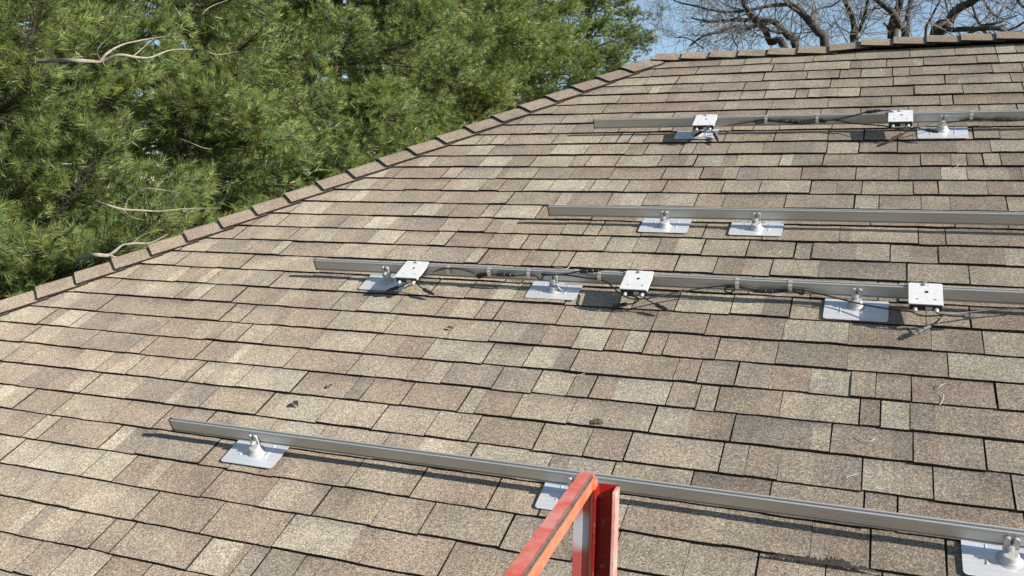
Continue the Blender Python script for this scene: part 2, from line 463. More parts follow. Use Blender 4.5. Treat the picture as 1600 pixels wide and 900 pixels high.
# ridge caps: butts face left; a vent lifts them right of u = -0.28
ax_r = np.array([-1.0, 0, 0]); sm = np.array([0, -CT, -ST]); sb = np.array([0, CT, -ST])
rvar = [(v, [f[::-1] for f in fc], c) for v, fc, c in [cap_mesh(ax_r, sm, n_main, sb, n_back, .236, .118, .029, .014, 20 + s) for s in range(3)]]
rme = []
u = UA - .02; i = 0
rstep = .186
while u < UR - .05:
    lift = 0.0 if u < -.33 else .03
    P_ = np.array([u + .236, YR, ZR + lift])
    o = share('ridge_cap', i % 3 if len(rme) == 3 else len(rme), rvar, rme, P_)
    if -.36 < u < -.15 or (-.52 < u <= -.36 and False):
        o.matrix_basis = Matrix.Translation(Vector((u + .236, YR, ZR + .03))) @ Matrix.Rotation(math.radians(-7.0), 4, 'Y')
    u += rstep; i += 1
# the vent body under the lifted caps
MB().add([(-.16, YR - .07, ZR - .022), (UR, YR - .07, ZR - .022), (UR, YR + .07, ZR - .022), (-.16, YR + .07, ZR - .022),
          (-.10, YR - .06, ZR + .0), (UR, YR - .06, ZR + .0), (UR, YR + .06, ZR + .0), (-.10, YR + .06, ZR + .0), (-.1, YR, ZR + .03), (UR, YR, ZR + .03)],
         [(0, 1, 5, 4), (3, 7, 6, 2), (4, 5, 9, 8), (7, 8, 9, 6), (0, 4, 8, 7, 3), (1, 2, 6, 9, 5)]).build('ridge_vent', M_BLACK, roof)

# ------------------------------------------------------------------ mounting rails
RAILH0, RAILH1, RAILT = .045, .100, .018
RAILS = [(-1.022, -1.535, 'upper'), (-2.038, -1.485, 'second'), (-2.604, -2.495, 'third'), (-3.746, -2.468, 'lowest')]
RPROF = [(.002, .045), (0, .0465), (0, .0495), (.005, .0495), (.005, .0555), (0, .0555), (0, .0905), (.0018, .092), (.0018, .0935), (0, .0952), (0, .099), (.001, .1),
         (.0055, .1), (.0055, .0955), (.0045, .0955), (.0045, .092), (.0135, .092), (.0135, .0955), (.0125, .0955), (.0125, .1), (.018, .1), (.018, .045)]
RLAB = ['aluminium mounting rail nearest the ridge, holding two white boxes', 'bare aluminium mounting rail without cables, on two close-set roof mounts',
        'aluminium mounting rail strung with black cables and three white boxes', 'lowest bare aluminium mounting rail, passing behind the orange railing']
rng2 = random.Random(3)
for (vf, u0, nm), lab in zip(RAILS, RLAB):
    r = empty('mounting_rail', at_roof(u0, vf)); tag(r, lab, 'rail', 'mounting rails across the roof')
    MB().prism([(q[0], q[1]) for q in RPROF], 0, 0.003, UR - .35 - u0).build('rail_body', M_RAIL, r, at_roof(u0, vf))
    MB().box((-.0015, -.001, .044), (.0028, .019, .1012)).build('end_cap', M_BLACK, r, at_roof(u0, vf))

# ------------------------------------------------------------------ roof mounts
def rrect(x0, y0, x1, y1, r, n=4, corners=(1, 1, 1, 1)):
    out = []
    for (cx, cy, a0), on in zip(((x0 + r, y0 + r, 180), (x1 - r, y0 + r, 270), (x1 - r, y1 - r, 0), (x0 + r, y1 - r, 90)), corners):
        if not on:
            out.append(((x0 if cx < (x0 + x1) / 2 else x1), (y0 if cy < (y0 + y1) / 2 else y1))); continue
        for k in range(n + 1):
            a = math.radians(a0 + 90 * k / n); out.append((cx + r * math.cos(a), cy + r * math.sin(a)))
    return out
def roof_mount(uc, rail, vb, vt, label, group='flashed roof mounts under the rails'):
    vf = RAILS[rail][0]; vc = vf - .018
    mw = at_roof(uc, vc); t = empty('roof_mount', mw); tag(t, label, 'roof mount', group)
    # flashing: sheet running up under the next course, slightly tilted with the shingle it lies on
    poly = rrect(-.1145, vb - vc, .1145, vt - vc, .013, 4, (1, 1, 0, 0))
    def wz(v): return .0175 + (v - (vb - vc)) * (-.052)
    n = len(poly); V = [(a, b, wz(b) + .0012) for a, b in poly] + [(a, b, wz(b)) for a, b in poly]
    pl = mesh_obj('flashing_plate', V, [tuple(range(n)), tuple(range(2 * n - 1, n - 1, -1))] + [(i, n + i, n + (i + 1) % n, (i + 1) % n) for i in range(n)], M_FLASH, t, mw)
    for sx in (-1, 1):     # pressed ribs either side of the post
        rb = MB(); rb.tube([(sx * .055, vb - vc + .045, wz(vb - vc + .045) + .0012), (sx * .055, vb - vc + .06, wz(vb - vc + .06) + .0012), (sx * .055, vt - vc - .02, wz(vt - vc - .02) + .0012)], [.0035, .0025, .002], 6)
        auto_smooth(rb.build('pressed_rib', M_FLASH, pl, mw), 60)
    z = .0150
    p = MB().lathe([(.034, z), (.033, z + .0025), (.029, z + .004), (.026, z + .009), (.0225, z + .012), (.0215, .037), (.019, .040)], (0, 0, 0), 20).build('post', M_CAST, t, mw)
    auto_smooth(p, 35)
    # slotted clamp standing on the post, against the rail face
    hw = .019; ys = vf - vc; y0, y1 = ys - .0105, ys - .0004
    prof = [(-hw, .037), (hw, .037), (hw, .080), (hw - .003, .0855), (hw - .008, .087), (.0070, .087), (.0045, .085), (.0045, .067), (0, .064), (-.0045, .067), (-.0045, .085), (-.0070, .087), (-hw + .008, .087), (-hw + .003, .0855), (-hw, .080)]
    c = MB()
    k = len(prof); V = [(a, y0, b) for a, b in prof] + [(a, y1, b) for a, b in prof]
    F = [(i, (i + 1) % k, k + (i + 1) % k, k + i) for i in range(k)]
    for off, rev in ((0, 0), (k, 1)):
        for f in ([0, 1, 2, 3, 4, 5, 6, 7, 8], [0, 8, 9, 10, 11, 12, 13, 14]):
            g_ = tuple(q + off for q in f); F.append(g_[::-1] if rev else g_)
    c.add(V, F)
    c.add([(-hw, y0, .0375), (hw, y0, .0375), (hw * .8, -.018, .034), (-hw * .8, -.018, .034), (-hw, y0, .048), (hw, y0, .048)], [(3, 2, 5, 4), (0, 3, 4), (1, 5, 2), (0, 1, 2, 3)])
    c.build('clamp', M_CAST, t, mw)
    b = MB(); b.tube([(0, y0 + .001, .0545), (0, y0 - .0025, .0545)], .0095, 16); b.tube([(0, y0 - .0024, .0545), (0, y0 - .0095, .0545)], .0072, 6); b.tube([(0, y0 - .0094, .0545), (0, y0 - .014, .0545)], .0038, 8)
    b.build('bolt', M_STEEL, t, mw)
    return t
def course_top(vb): return vb
roof_mount(-2.080, 3, -3.836, -3.700, 'roof mount under the left end of the lowest rail')
roof_mount(-.845, 3, -3.832, -3.700, 'roof mount on the lowest rail half hidden behind the orange railing')
roof_mount(.375, 3, -3.838, -3.700, 'large roof mount on the lowest rail in the bottom right corner')
roof_mount(-2.105, 2, -2.703, -2.560, 'roof mount beside the leftmost white box of the cabled rail')
roof_mount(-1.277, 2, -2.694, -2.556, 'roof mount on the cabled rail between its left and middle boxes')
roof_mount(-.055, 2, -2.718, -2.575, 'roof mount on the cabled rail just left of the rightmost box')
roof_mount(-.912, 1, -2.118, -1.975, 'left one of two roof mounts close together on the bare second rail')
roof_mount(-.497, 1, -2.123, -1.985, 'right one of two roof mounts close together on the bare second rail')
roof_mount(-.945, 0, -1.115, -.975, 'roof mount beneath the left white box of the rail nearest the ridge')
roof_mount(.285, 0, -1.146, -.985, 'roof mount right of the right white box on the rail nearest the ridge')

# ------------------------------------------------------------------ module power boxes with leads
def connector(p0, p1, parent, mw_inv, grey=False, name='connector'):
    p0, p1 = np.asarray(p0), np.asarray(p1)
    L = [p0 + (p1 - p0) * t for t in (0, .06, .10, .42, .44, .50, .52, .72, .74, .98, 1.0)]
    R_ = [.0045, .0072, .0085, .0085, .0068, .0068, .0085, .0085, .0062, .0058, .004]
    V = [mw_inv(q) for q in L]
    o = MB().tube(V, R_, 10).build(name, M_GREYP if grey else M_BLACK, parent, None)
    return o
def power_box(uc, rail, leads, label):
    vf = RAILS[rail][0]; mw = at_roof(uc, vf); loc = lambda q: (q[0] - uc, q[1] - vf, q[2])
    t = empty('power_box', mw); tag(t, label, 'power box', 'white power boxes clamped to the rails')
    z = .1095; f, b = -.117, .019; h = .057
    # top bracket: folded plate with a round hole and two slots
    pl = MB(); bm = bmesh.new(); outer = rrect(-h, f, h, b, .006, 3)
    hole = [(.0085 * math.cos(a) + .002, -.038 + .0085 * math.sin(a)) for a in np.linspace(0, 2 * math.pi, 14, endpoint=False)]
    slots = [[(sx * .03 - .0045, -.09), (sx * .03 + .0045, -.09), (sx * .03 + .0045, -.083), (sx * .03 - .0045, -.083)] for sx in (-1, 1)]
    edges = []
    for loop in [outer, hole] + slots:
        vs = [bm.verts.new((x, y, z)) for x, y in loop]
        edges += [bm.edges.new((vs[i], vs[(i + 1) % len(vs)])) for i in range(len(vs))]
    bmesh.ops.triangle_fill(bm, use_beauty=True, use_dissolve=False, edges=edges)
    for fc in bm.faces:
        if fc.normal.z < 0: fc.normal_flip()
    ret = bmesh.ops.extrude_face_region(bm, geom=bm.faces[:])
    for q in ret['geom']:
        if isinstance(q, bmesh.types.BMVert): q.co.z -= .0035
    bmesh.ops.recalc_face_normals(bm, faces=bm.faces[:])
    pl.bm(bm); pl.box((-h, f + .0004, z - .012), (-h + .002, -.006, z - .0036)); pl.box((h - .002, f + .0004, z - .012), (h, -.006, z - .0036))
    top = pl.build('bracket', M_WHITE, t, mw)
    hs = MB().bevbox((-h + .003, f + .004, .079), (h - .003, -.004, z - .0042), .003).build('housing', M_BLACK, t, mw)
    for sx in (-.034, .036):
        auto_smooth(MB().tube([(sx, f + .006, .086), (sx, f - .006, .086), (sx, f - .0065, .0855), (sx, f - .014, .085)], [.0078, .0078, .0062, .0055], 10).build('cable_gland', M_GLAND, t, mw), 40)
    MB().box((.0, f + .0028, .081), (.022, f + .006, .095)).build('label_plate', M_LABEL, hs, mw)
    MB().tube([(0, .008, z), (0, .008, z + .007)], .0075, 6).build('bolt', M_STEEL, t, mw)
    MB().box((-.011, -.002, z + .0003), (.011, .018, z + .002)).build('clip_washer', M_STEEL, t, mw)
    Rinv = ROOFM.T
    for path, grey in leads:
        pts = smooth_path([np.array(q) for q in path[:-1]], 5)
        ld = MB().tube([loc(q) for q in pts], .0031, 6); lo_ = auto_smooth(ld.build('lead', M_CABLE, t, mw), 60)
        a, b_ = np.array(path[-2]), np.array(path[-1])
        c = connector(a - (b_ - a) * .06, b_, lo_, loc, grey); c.matrix_basis = mw; c.matrix_parent_inverse = WORLD[lo_.name].inverted(); WORLD[c.name] = mw
    return t
def Lp(uc, rail, sx, pts):      # a lead from a gland through photo points (x, y, w)
    vf = RAILS[rail][0]
    return [(uc + sx, vf - .13, .085)] + [tuple(pxw(x, y, w * .75)) for x, y, w in pts]
ub = [-1.935, -.895, .180]
power_box(ub[0], 2, [(Lp(ub[0], 2, .036, [(655, 437, .10), (646, 438, .09), (630, 446, .07), (622, 449, .06), (604, 455, .05)]), False),
                     (Lp(ub[0], 2, .036, [(656, 437, .105), (648, 437, .10), (652, 444, .08), (662, 452, .06), (678, 460, .045)]), False)],
          'leftmost white power box on the cabled rail, its leads crossing')
power_box(ub[1], 2, [(Lp(ub[1], 2, -.034, [(990, 463, .085), (998, 468, .075), (990, 474, .055), (979, 475.5, .045), (957, 478, .04)]), False),
                     (Lp(ub[1], 2, .036, [(1004, 463, .09), (1012, 469, .08), (1025, 476, .06), (1043, 484, .05)]), False)],
          'middle white power box on the cabled rail, over a square shadow')
power_box(ub[2], 2, [(Lp(ub[2], 2, .036, [(1472, 492, .09), (1469, 497, .085), (1462, 504, .07), (1452, 510, .06), (1427, 523, .05)]), True),
                     (Lp(ub[2], 2, .036, [(1474, 491, .10), (1484, 493.5, .095), (1505, 494, .085), (1524, 495.5, .08)]), True)],
          'rightmost white power box on the cabled rail, near the right edge')
ubr = [-.888, .088]
power_box(ubr[0], 0, [(Lp(ubr[0], 0, .036, [(1112, 199, .10), (1107, 202, .085), (1096, 206, .065), (1084, 213.5, .05)]), False),
                      (Lp(ubr[0], 0, .036, [(1110, 198, .10), (1112, 204, .07), (1116, 209, .05), (1122, 220, .04)]), False)],
          'left white power box on the rail nearest the ridge')
power_box(ubr[1], 0, [(Lp(ubr[1], 0, .036, [(1428, 199, .10), (1422, 203, .08), (1409, 210, .065), (1388, 221, .05)]), False),
                      (Lp(ubr[1], 0, .036, [(1430, 199, .10), (1440, 201.5, .09), (1448, 203, .085), (1466, 206.5, .08)]), False)],
          'right white power box on the rail nearest the ridge')

# ------------------------------------------------------------------ trunk cables and clips on the rails
def trunk_cable(rail, segs, conns, label, r=.0033):
    vf = RAILS[rail][0]
    P = [[tuple(pxv(x, y, vf - d)) for x, y, d in s] for s in segs]
    o = P[0][0]; mw = at_roof(*o); loc = lambda q: (q[0] - o[0], q[1] - o[1], q[2] - o[2])
    mb = MB()
    for s in P: mb.tube([loc(q) for q in smooth_path(s, 5)], r, 6)
    c = auto_smooth(mb.build('cable', M_CABLE, None, mw), 60); tag(c, label, 'cable', 'black cables along the rails')
    for (x0, y0, x1, y1, d) in conns:
        k = connector(pxv(x0, y0, vf - d), pxv(x1, y1, vf - d), c, loc, False, 'inline_connector')
        k.matrix_basis = mw; k.matrix_parent_inverse = mw.inverted()
trunk_cable(2, [[(656, 433, .10), (668, 429, .05), (682, 423, .012), (699, 419.5, .007), (720, 420.5, .007), (740, 427, .007), (746, 431.5, .007), (756, 430.5, .007), (775, 429, .012)],
                [(806, 430, .012), (815, 430, .01), (826, 429, .008), (838, 432, .008), (845, 438, .008), (849, 431, .008), (846, 428, .01), (862, 429, .014), (880, 428.5, .014), (905, 424, .014)],
                [(935, 423, .014), (948, 421, .012), (960, 421.5, .01), (974, 424, .008)],
                [(757, 431, .008), (748, 434.5, .008), (745, 431, .008), (752, 428, .008), (764, 428, .008)]],
            [(775, 429, 807, 430.5, .014), (905, 424.3, 936, 422.8, .016)], 'black cable from the leftmost to the middle box of the cabled rail')
trunk_cable(2, [[(848, 430, .012), (880, 429.5, .016), (915, 434, .012), (936, 437, .008), (948, 441, .03), (958, 449, .10), (970, 460, .125), (988, 467, .13), (1015, 466, .12), (1050, 458.5, .07), (1090, 451.5, .02), (1120, 447.5, .009), (1150, 447, .007), (1175, 452, .008), (1200, 455, .009), (1222, 452.5, .008), (1238, 452, .007), (1256, 453.5, .008), (1285, 460, .012), (1320, 469, .03), (1360, 478, .07), (1400, 484.5, .11), (1424, 487, .128), (1433, 491.5, .132), (1450, 494, .135), (1475, 492, .13), (1510, 488.5, .09), (1560, 483.5, .04), (1605, 480, .01)],
                [(1152, 448, .007), (1142, 457, .008), (1133, 455, .008), (1134, 450, .008), (1150, 448.5, .009), (1180, 454, .011), (1210, 457, .009), (1236, 454, .008), (1252, 460, .008), (1256, 457, .008), (1250, 453.5, .009)],
                [(1160, 449, .012), (1180, 456, .013), (1200, 456.5, .013), (1225, 453, .012), (1236, 452.5, .009)]],
            [(1183, 454.5, 1216, 456, .013)], 'long black cable looping along the cabled rail to the rightmost box')
trunk_cable(0, [[(1104, 197, .13), (1118, 196.5, .09), (1150, 193.5, .02), (1175, 190, .008), (1196, 187, .007), (1216, 189.3, .009)],
                [(1248, 190, .009), (1262, 188.5, .008), (1278, 186.5, .007), (1290, 188, .008), (1289, 191, .008), (1281, 190.5, .008), (1277, 188.5, .008), (1300, 187.5, .009), (1325, 183, .01), (1352, 175.5, .008)],
                [(1376, 173, .006), (1388, 173, .004), (1399, 176.5, .002)],
                [(1196, 187, .007), (1181, 190, .008), (1182, 193, .008), (1192, 191.5, .008), (1200, 189, .008), (1250, 193, .008), (1280, 190, .007), (1302, 187.5, .008), (1335, 193, .02), (1380, 196.5, .10), (1402, 202, .13), (1424, 203, .14), (1445, 197.5, .09), (1475, 192.5, .03), (1500, 189, .012), (1518, 185, .007), (1540, 186.3, .008), (1554, 187, .009)],
                [(1590, 187.6, .009), (1602, 187, .008), (1618, 185, .007), (1660, 190, .03)], [(1499, 190, .008), (1506, 188.5, .009), (1516, 187, .009), (1535, 187.5, .01)]],
            [(1216, 189.3, 1248, 190, .011), (1352, 175.5, 1377, 172.5, .012), (1553, 187, 1591, 187.8, .012)], 'black cable with inline plugs along the rail nearest the ridge', .0034)
def clip(rail, x, y, label):
    vf = RAILS[rail][0]; p = pxv(x, y, vf); u = p[0]; mw = at_roof(u, vf)
    h = .0075; prof = [(.006, .1365), (-.0035, .1365), (-.0045, .132), (-.0045, .1265), (-.010, .124), (-.011, .108), (-.009, .100), (-.003, .0985), (-.003, .0968), (-.0105, .098), (-.013, .108), (-.012, .1255), (-.0065, .1285), (-.0065, .1335), (-.005, .1384), (.006, .1384)]
    prof = [(a, b - .035) for a, b in prof]; c = MB(); n = len(prof)
    c.add([(-h, a, b) for a, b in prof] + [(h, a, b) for a, b in prof],
          [(i, (i + 1) % n, n + (i + 1) % n, n + i) for i in range(n)] + [q for i in range(n // 2 - 1) for q in ((i, n - 1 - i, n - 2 - i, i + 1), (n + i, n + i + 1, 2 * n - 2 - i, 2 * n - 1 - i))])
    o = c.build('cable_clip', M_STEEL, None, mw); tag(o, label, 'cable clip', 'steel clips holding the cables')
for x, lab in ((699, 'cable clip next to the leftmost box of the cabled rail'), (763, 'cable clip left of the thick plug between the left and middle boxes'),
               (825, 'cable clip between the thick plug and the second roof mount of the cabled rail'), (936, 'cable clip just left of the middle box on the cabled rail'),
               (1152, 'left of two cable clips between the middle and right boxes'), (1235, 'right of two cable clips between the middle and right boxes')):
    clip(2, x, 412 + (x - 699) * .0535, lab)
for x, lab in ((1197, 'left cable clip between the two boxes of the rail nearest the ridge'), (1277, 'right cable clip between the two boxes of the rail nearest the ridge'), (1518, 'cable clip at the right edge, on the rail nearest the ridge')):
    clip(0, x, 180, lab)

# ------------------------------------------------------------------ work platform railing
DA = 1.8
A = pxd(916, 741, DA)
zt = A[2]
dB = ROOFM @ ray_r(803, 900); tB = (zt - CAMW[2]) / dB[2]; B = CAMW + dB * tB        # the rail is level
ax = (B - A); ax[2] = 0; ax /= np.linalg.norm(ax); rz = math.atan2(ax[1], ax[0])
WPM = at_world((A[0], A[1], 0)); wp = empty('work_platform', WPM)
tag(wp, 'orange and red scuffed railing corner of a work platform at the roof edge', 'work platform')
RM = Matrix.Translation(Vector(A)) @ Matrix.Rotation(rz, 4, 'Z')       # local x along the rail towards the camera
bw = .030
LEN = 1.75
tr = MB().bevbox((-.012, -bw / 2, -.031), (LEN, bw / 2, 0), .0022).build('top_rail', M_ORANGE, wp, RM)
tr['label'] = 'level orange rail with faded red top face and dark scuffed edge'
for p_ in tr.data.polygons: p_.use_smooth = False
# worn red face of the tube and the dark scuffed corner, as thin skins of paint
MB().box((-.011, -bw / 2 + .001, .0003), (LEN - .002, bw / 2 - .003, .0009)).build('red_top_face', M_REDTOP, tr, RM)
sgn = 1 if (Matrix.Rotation(rz, 3, 'Z') @ Vector((0, 1, 0))).x > 0 else -1
st = []; nS = 60; rs = random.Random(5)
for i in range(nS + 1):
    x = .006 + i * (LEN - .02) / nS; st.append((x, .0022 + rs.uniform(-.0009, .0012)))
mv = []
for x, hw_ in st:
    y = sgn * (bw / 2 + .0002)
    mv += [(x, y - sgn * (.0038 + hw_ * .6), .0012), (x, y + sgn * .0003, -.0004), (x, y + sgn * .0004, -.0018 - hw_)]
mf = [q for i in range(nS) for q in ((i * 3, i * 3 + 3, i * 3 + 4, i * 3 + 1), (i * 3 + 1, i * 3 + 4, i * 3 + 5, i * 3 + 2))]
if sgn > 0: mf = [q[::-1] for q in mf]
mesh_obj('scuffed_edge', mv, mf, plain('bare_scuffed_steel', (.085, .07, .055), .7, 0, .4, 60), tr, RM)
deckz = zt - 1.10
Rx = (Matrix.Rotation(rz, 3, 'Z') @ Vector((0, sgn, 0))); Rx = np.array(Rx)      # to the right of the rail, in plan
QM = Matrix.Translation(Vector(A)) @ Matrix.Rotation(math.atan2(Rx[1], Rx[0]), 4, 'Z')   # x right, y away from camera
# front post (tube) and the open channel beside it
MB().bevbox((-.022, -.006, -1.10), (.011, .024, -.0315), .003).build('corner_post', M_POST, wp, QM)
MB().bevbox((-.0215, -.0075, -1.02), (-.0035, -.0063, -.033), .0003).build('post_seam', M_POST, wp, QM)
MB().bevbox((.0113, -.010, -1.10), (.0195, .022, -.010), .003).build('bracket_edge', M_ORANGE, wp, QM)
ch = MB()
ch.box((.0197, .028, -1.10), (.0625, .031, -.024)); ch.box((.0197, -.014, -1.10), (.0222, .0279, -.026))
ch.build('channel_upright', M_RED, wp, QM)
MB().bevbox((.0552, -.018, -1.10), (.0628, .0279, -.026), .0012).build('channel_flange', M_PINK, wp, QM)
# rest of the platform, below the picture
MB().bevbox((LEN - .05, -bw / 2, -1.10), (LEN - .02, bw / 2, -.0315), .002).build('rear_post', M_ORANGE, wp, RM)
MB().bevbox((.03, -.011, -.58), (LEN - .052, .011, -.555), .002).build('mid_rail', M_ORANGE, wp, RM)
DX0, DX1, DY0, DY1 = A[0] - .03, A[0] + .95, A[1] - 1.8, A[1] + .03
MB().bevbox((DX0, DY0, deckz - .05), (DX1, DY1, deckz), .004).build('deck', M_RED, wp)
for x in (DX0 + .06, DX1 - .06):
    for y in (DY0 + .06, DY1 - .06):
        MB().bevbox((x - .025, y - .025, 0), (x + .025, y + .025, deckz - .0505), .003).build('leg', M_ORANGE, wp)
for x in (DX0 + .06, DX1 - .06):
    MB().bevbox((x - .012, DY0 + .09, .9), (x + .012, DY1 - .09, .94), .003).build('leg_brace', M_ORANGE, wp)

# ------------------------------------------------------------------ small litter on the shingles
def leaf(x, y, size, ang, label, name='dead_leaf', m_=None):
    p = pxw(x, y, .013); mw = at_roof(p[0], p[1], .0135) @ Matrix.Rotation(ang, 4, 'Z')
    r = random.Random(int(x)); V = []; F = []; n = 7
    for i in range(n):
        t = i / (n - 1); wd_ = size * .28 * math.sin(math.pi * (.08 + .86 * t)) * r.uniform(.6, 1.2); b = size * .16 * math.sin(math.pi * t) + .001
        V += [(t * size - size / 2, -wd_ + r.uniform(-1, 1) * size * .05, b + r.uniform(0, .005)), (t * size - size / 2, r.uniform(-1, 1) * size * .04, b * .3 + .001), (t * size - size / 2, wd_, b + r.uniform(0, .004))]
    for i in range(n - 1):
        for k in range(2): F.append((i * 3 + k, i * 3 + 3 + k, i * 3 + 4 + k, i * 3 + 1 + k))
    o = mesh_obj(name, V, F, m_ or M_LEAF, None, mw); md = o.modifiers.new('thick', 'SOLIDIFY'); md.thickness = .0008
    tag(o, label, 'leaf', 'dry leaves on the shingles'); return o
leaf(462, 632, .042, -.5, 'curled dark leaf on the shingles above the lowest rail')
leaf(703, 513, .032, -.2, 'small dark leaf scrap below the cabled rail')
leaf(933, 661, .05, .15, 'thin dark leaf scrap lying along a shingle edge above the orange railing')
leaf(516, 604, .028, 1.2, 'tiny dark leaf sliver right of the curled leaf')
def straw(pts, label, r=.0010):
    P = [pxw(x, y, .0165) for x, y in pts]; o = P[0]; mw = at_roof(*o[:2], .0)
    s = auto_smooth(MB().tube([(q[0] - o[0], q[1] - o[1], q[2]) for q in smooth_path(P, 5)], r, 5).build('pine_needle', M_STRAW, None, mw), 70)
    tag(s, label, 'pine needle', 'pale dry needles on the shingles')
straw([(1342, 741), (1334, 742), (1324, 745), (1323, 747), (1329, 750)], 'pale hooked dry needle on a brown shingle above the lowest rail')
straw([(1477, 599), (1470, 602), (1467, 606)], 'short pale dry needle, upper of two near the right edge')
straw([(1465, 610), (1474, 617), (1473, 626), (1468, 633)], 'pale curved dry needle, lower of two near the right edge')
straw([(1341, 681), (1352, 689), (1362, 688), (1368, 684)], 'pale bent dry needle right of the middle of the roof', .0011)
straw([(1198, 396), (1206, 392), (1214, 396), (1222, 392)], 'pale frayed straw below the bare second rail')
straw([(893, 587), (905, 586), (914, 583)], 'faint pale straw at a shingle edge left of center', .001)
straw([(660, 401), (661, 397), (667, 395), (674, 393)], 'grey frayed scrap just above the leftmost box of the cabled rail', .0012)
straw([(866, 417), (876, 418), (884, 420), (890, 417)], 'grey frayed scrap above the cabled rail, left of the middle box', .0014)
straw([(1492, 253), (1497, 257), (1494, 261)], 'tiny curled scrap below the right roof mount of the rail nearest the ridge', .0012)
# granules worn away along one butt edge, bottom right
wp_ = []
for i in range(91):
    t = i / 90; x = 1192 + t * 225; yb = 867.5 + t * 33.5
    hgt = max(.6, (1.5 + 12 * max(0, math.sin(math.pi * min(1, t * 1.25 - .02))) ** .8 * (.75 + .3 * math.sin(t * 21) * math.sin(t * 9.7))) * random.uniform(.45, 1.25)) if .02 < t < .97 else .6
    wp_.append((pxw(x, yb - hgt, .0168), pxw(x, yb - .4, .0182)))
V = [tuple(W(*q)) for pr in wp_ for q in pr]
mesh_obj('worn_patch', V, [(2 * i, 2 * i + 1, 2 * i + 3, 2 * i + 2) for i in range(90)], M_STAIN, roof)

# ------------------------------------------------------------------ pines
def in_view(P, mx=260, my=200):
    x, y, d = project(P)
    return (x > -mx) & (x < 1600 + mx) & (y > -my) & (y < 900 + my) & (d > .5)
def fast_mesh(name, V, corners, material, parent, C=None):
    """V (n*k,3) with faces of k corners in order, or an index array (f,k)"""
    me = bpy.data.meshes.new(name)
    me.vertices.add(len(V)); me.vertices.foreach_set('co', np.ascontiguousarray(V, dtype=np.float32).ravel())
    idx = corners if not np.isscalar(corners) else np.arange(len(V)).reshape(-1, corners)
    f, k = idx.shape
    me.loops.add(f * k); me.polygons.add(f)
    me.loops.foreach_set('vertex_index', idx.astype(np.int32).ravel()); me.polygons.foreach_set('loop_start', np.arange(0, f * k, k, dtype=np.int32))
    if C is not None:
        a = me.color_attributes.new('tone', 'FLOAT_COLOR', 'POINT')
        a.data.foreach_set('color', np.concatenate([C, np.ones((len(C), 1))], axis=1).astype(np.float32).ravel())
    me.materials.append(material); me.update(calc_edges=True)
    o = bpy.data.objects.new(name, me); link(o, parent); o['kind'] = 'stuff'; return o
def units(A): return A / (np.linalg.norm(A, axis=-1, keepdims=True) + 1e-9)
def unit(v): return v / (np.linalg.norm(v) + 1e-9)
def needles(T, D, S, hue, nn, width, rng):
    """tip points, shoot directions, needle lengths, colours -> one slim triangle per needle bundle"""
    n = len(T); D = units(D)
    a = np.where(np.abs(D[:, 2:3]) < .9, np.array([[0, 0, 1.]]), np.array([[1., 0, 0]]))
    X = units(np.cross(D, a)); Y = np.cross(D, X)
    ph = rng.uniform(0, 2 * np.pi, (n, nn)); sp = rng.uniform(.10, 1.05, (n, nn)); L = S[:, None] * rng.uniform(.75, 1.1, (n, nn))
    back_ = rng.uniform(0, .6, (n, nn)) * S[:, None]
    dirv = D[:, None, :] * np.cos(sp)[..., None] + (X[:, None, :] * np.cos(ph)[..., None] + Y[:, None, :] * np.sin(ph)[..., None]) * np.sin(sp)[..., None]
    base = T[:, None, :] - D[:, None, :] * back_[..., None]
    tip = base + dirv * L[..., None]; tip[..., 2] -= L * .14
    side = units(np.cross(dirv, rng.normal(size=(n, nn, 3))))
    wv = side * np.asarray(width)[:, None, None] * .5
    V = np.stack([base + wv, tip, base - wv], axis=2).reshape(-1, 3)
    C = np.repeat((hue[:, None, :] * rng.uniform(.75, 1.25, (n, nn, 1))).reshape(-1, 3), 3, axis=0)
    return V, C
def needle_mesh(name, V, C, parent): return fast_mesh(name, V, 3, M_NEEDLE, parent, C)
def prisms(A, B, r0, r1):
    T = units(B - A); a = np.where(np.abs(T[:, 2:3]) < .9, np.array([[0, 0, 1.]]), np.array([[1., 0, 0]])); N = units(np.cross(T, a)); K = np.cross(T, N)
    V = np.zeros((len(A), 6, 3))
    for k in range(3):
        q = 2 * math.pi * k / 3; o = math.cos(q) * N + math.sin(q) * K
        V[:, k] = A + o * r0; V[:, 3 + k] = B + o * r1
    base = np.arange(len(A))[:, None] * 6
    idx = np.concatenate([base + np.array([[k, (k + 1) % 3, 3 + (k + 1) % 3, 3 + k]]) for k in range(3)])
    return V.reshape(-1, 3), idx
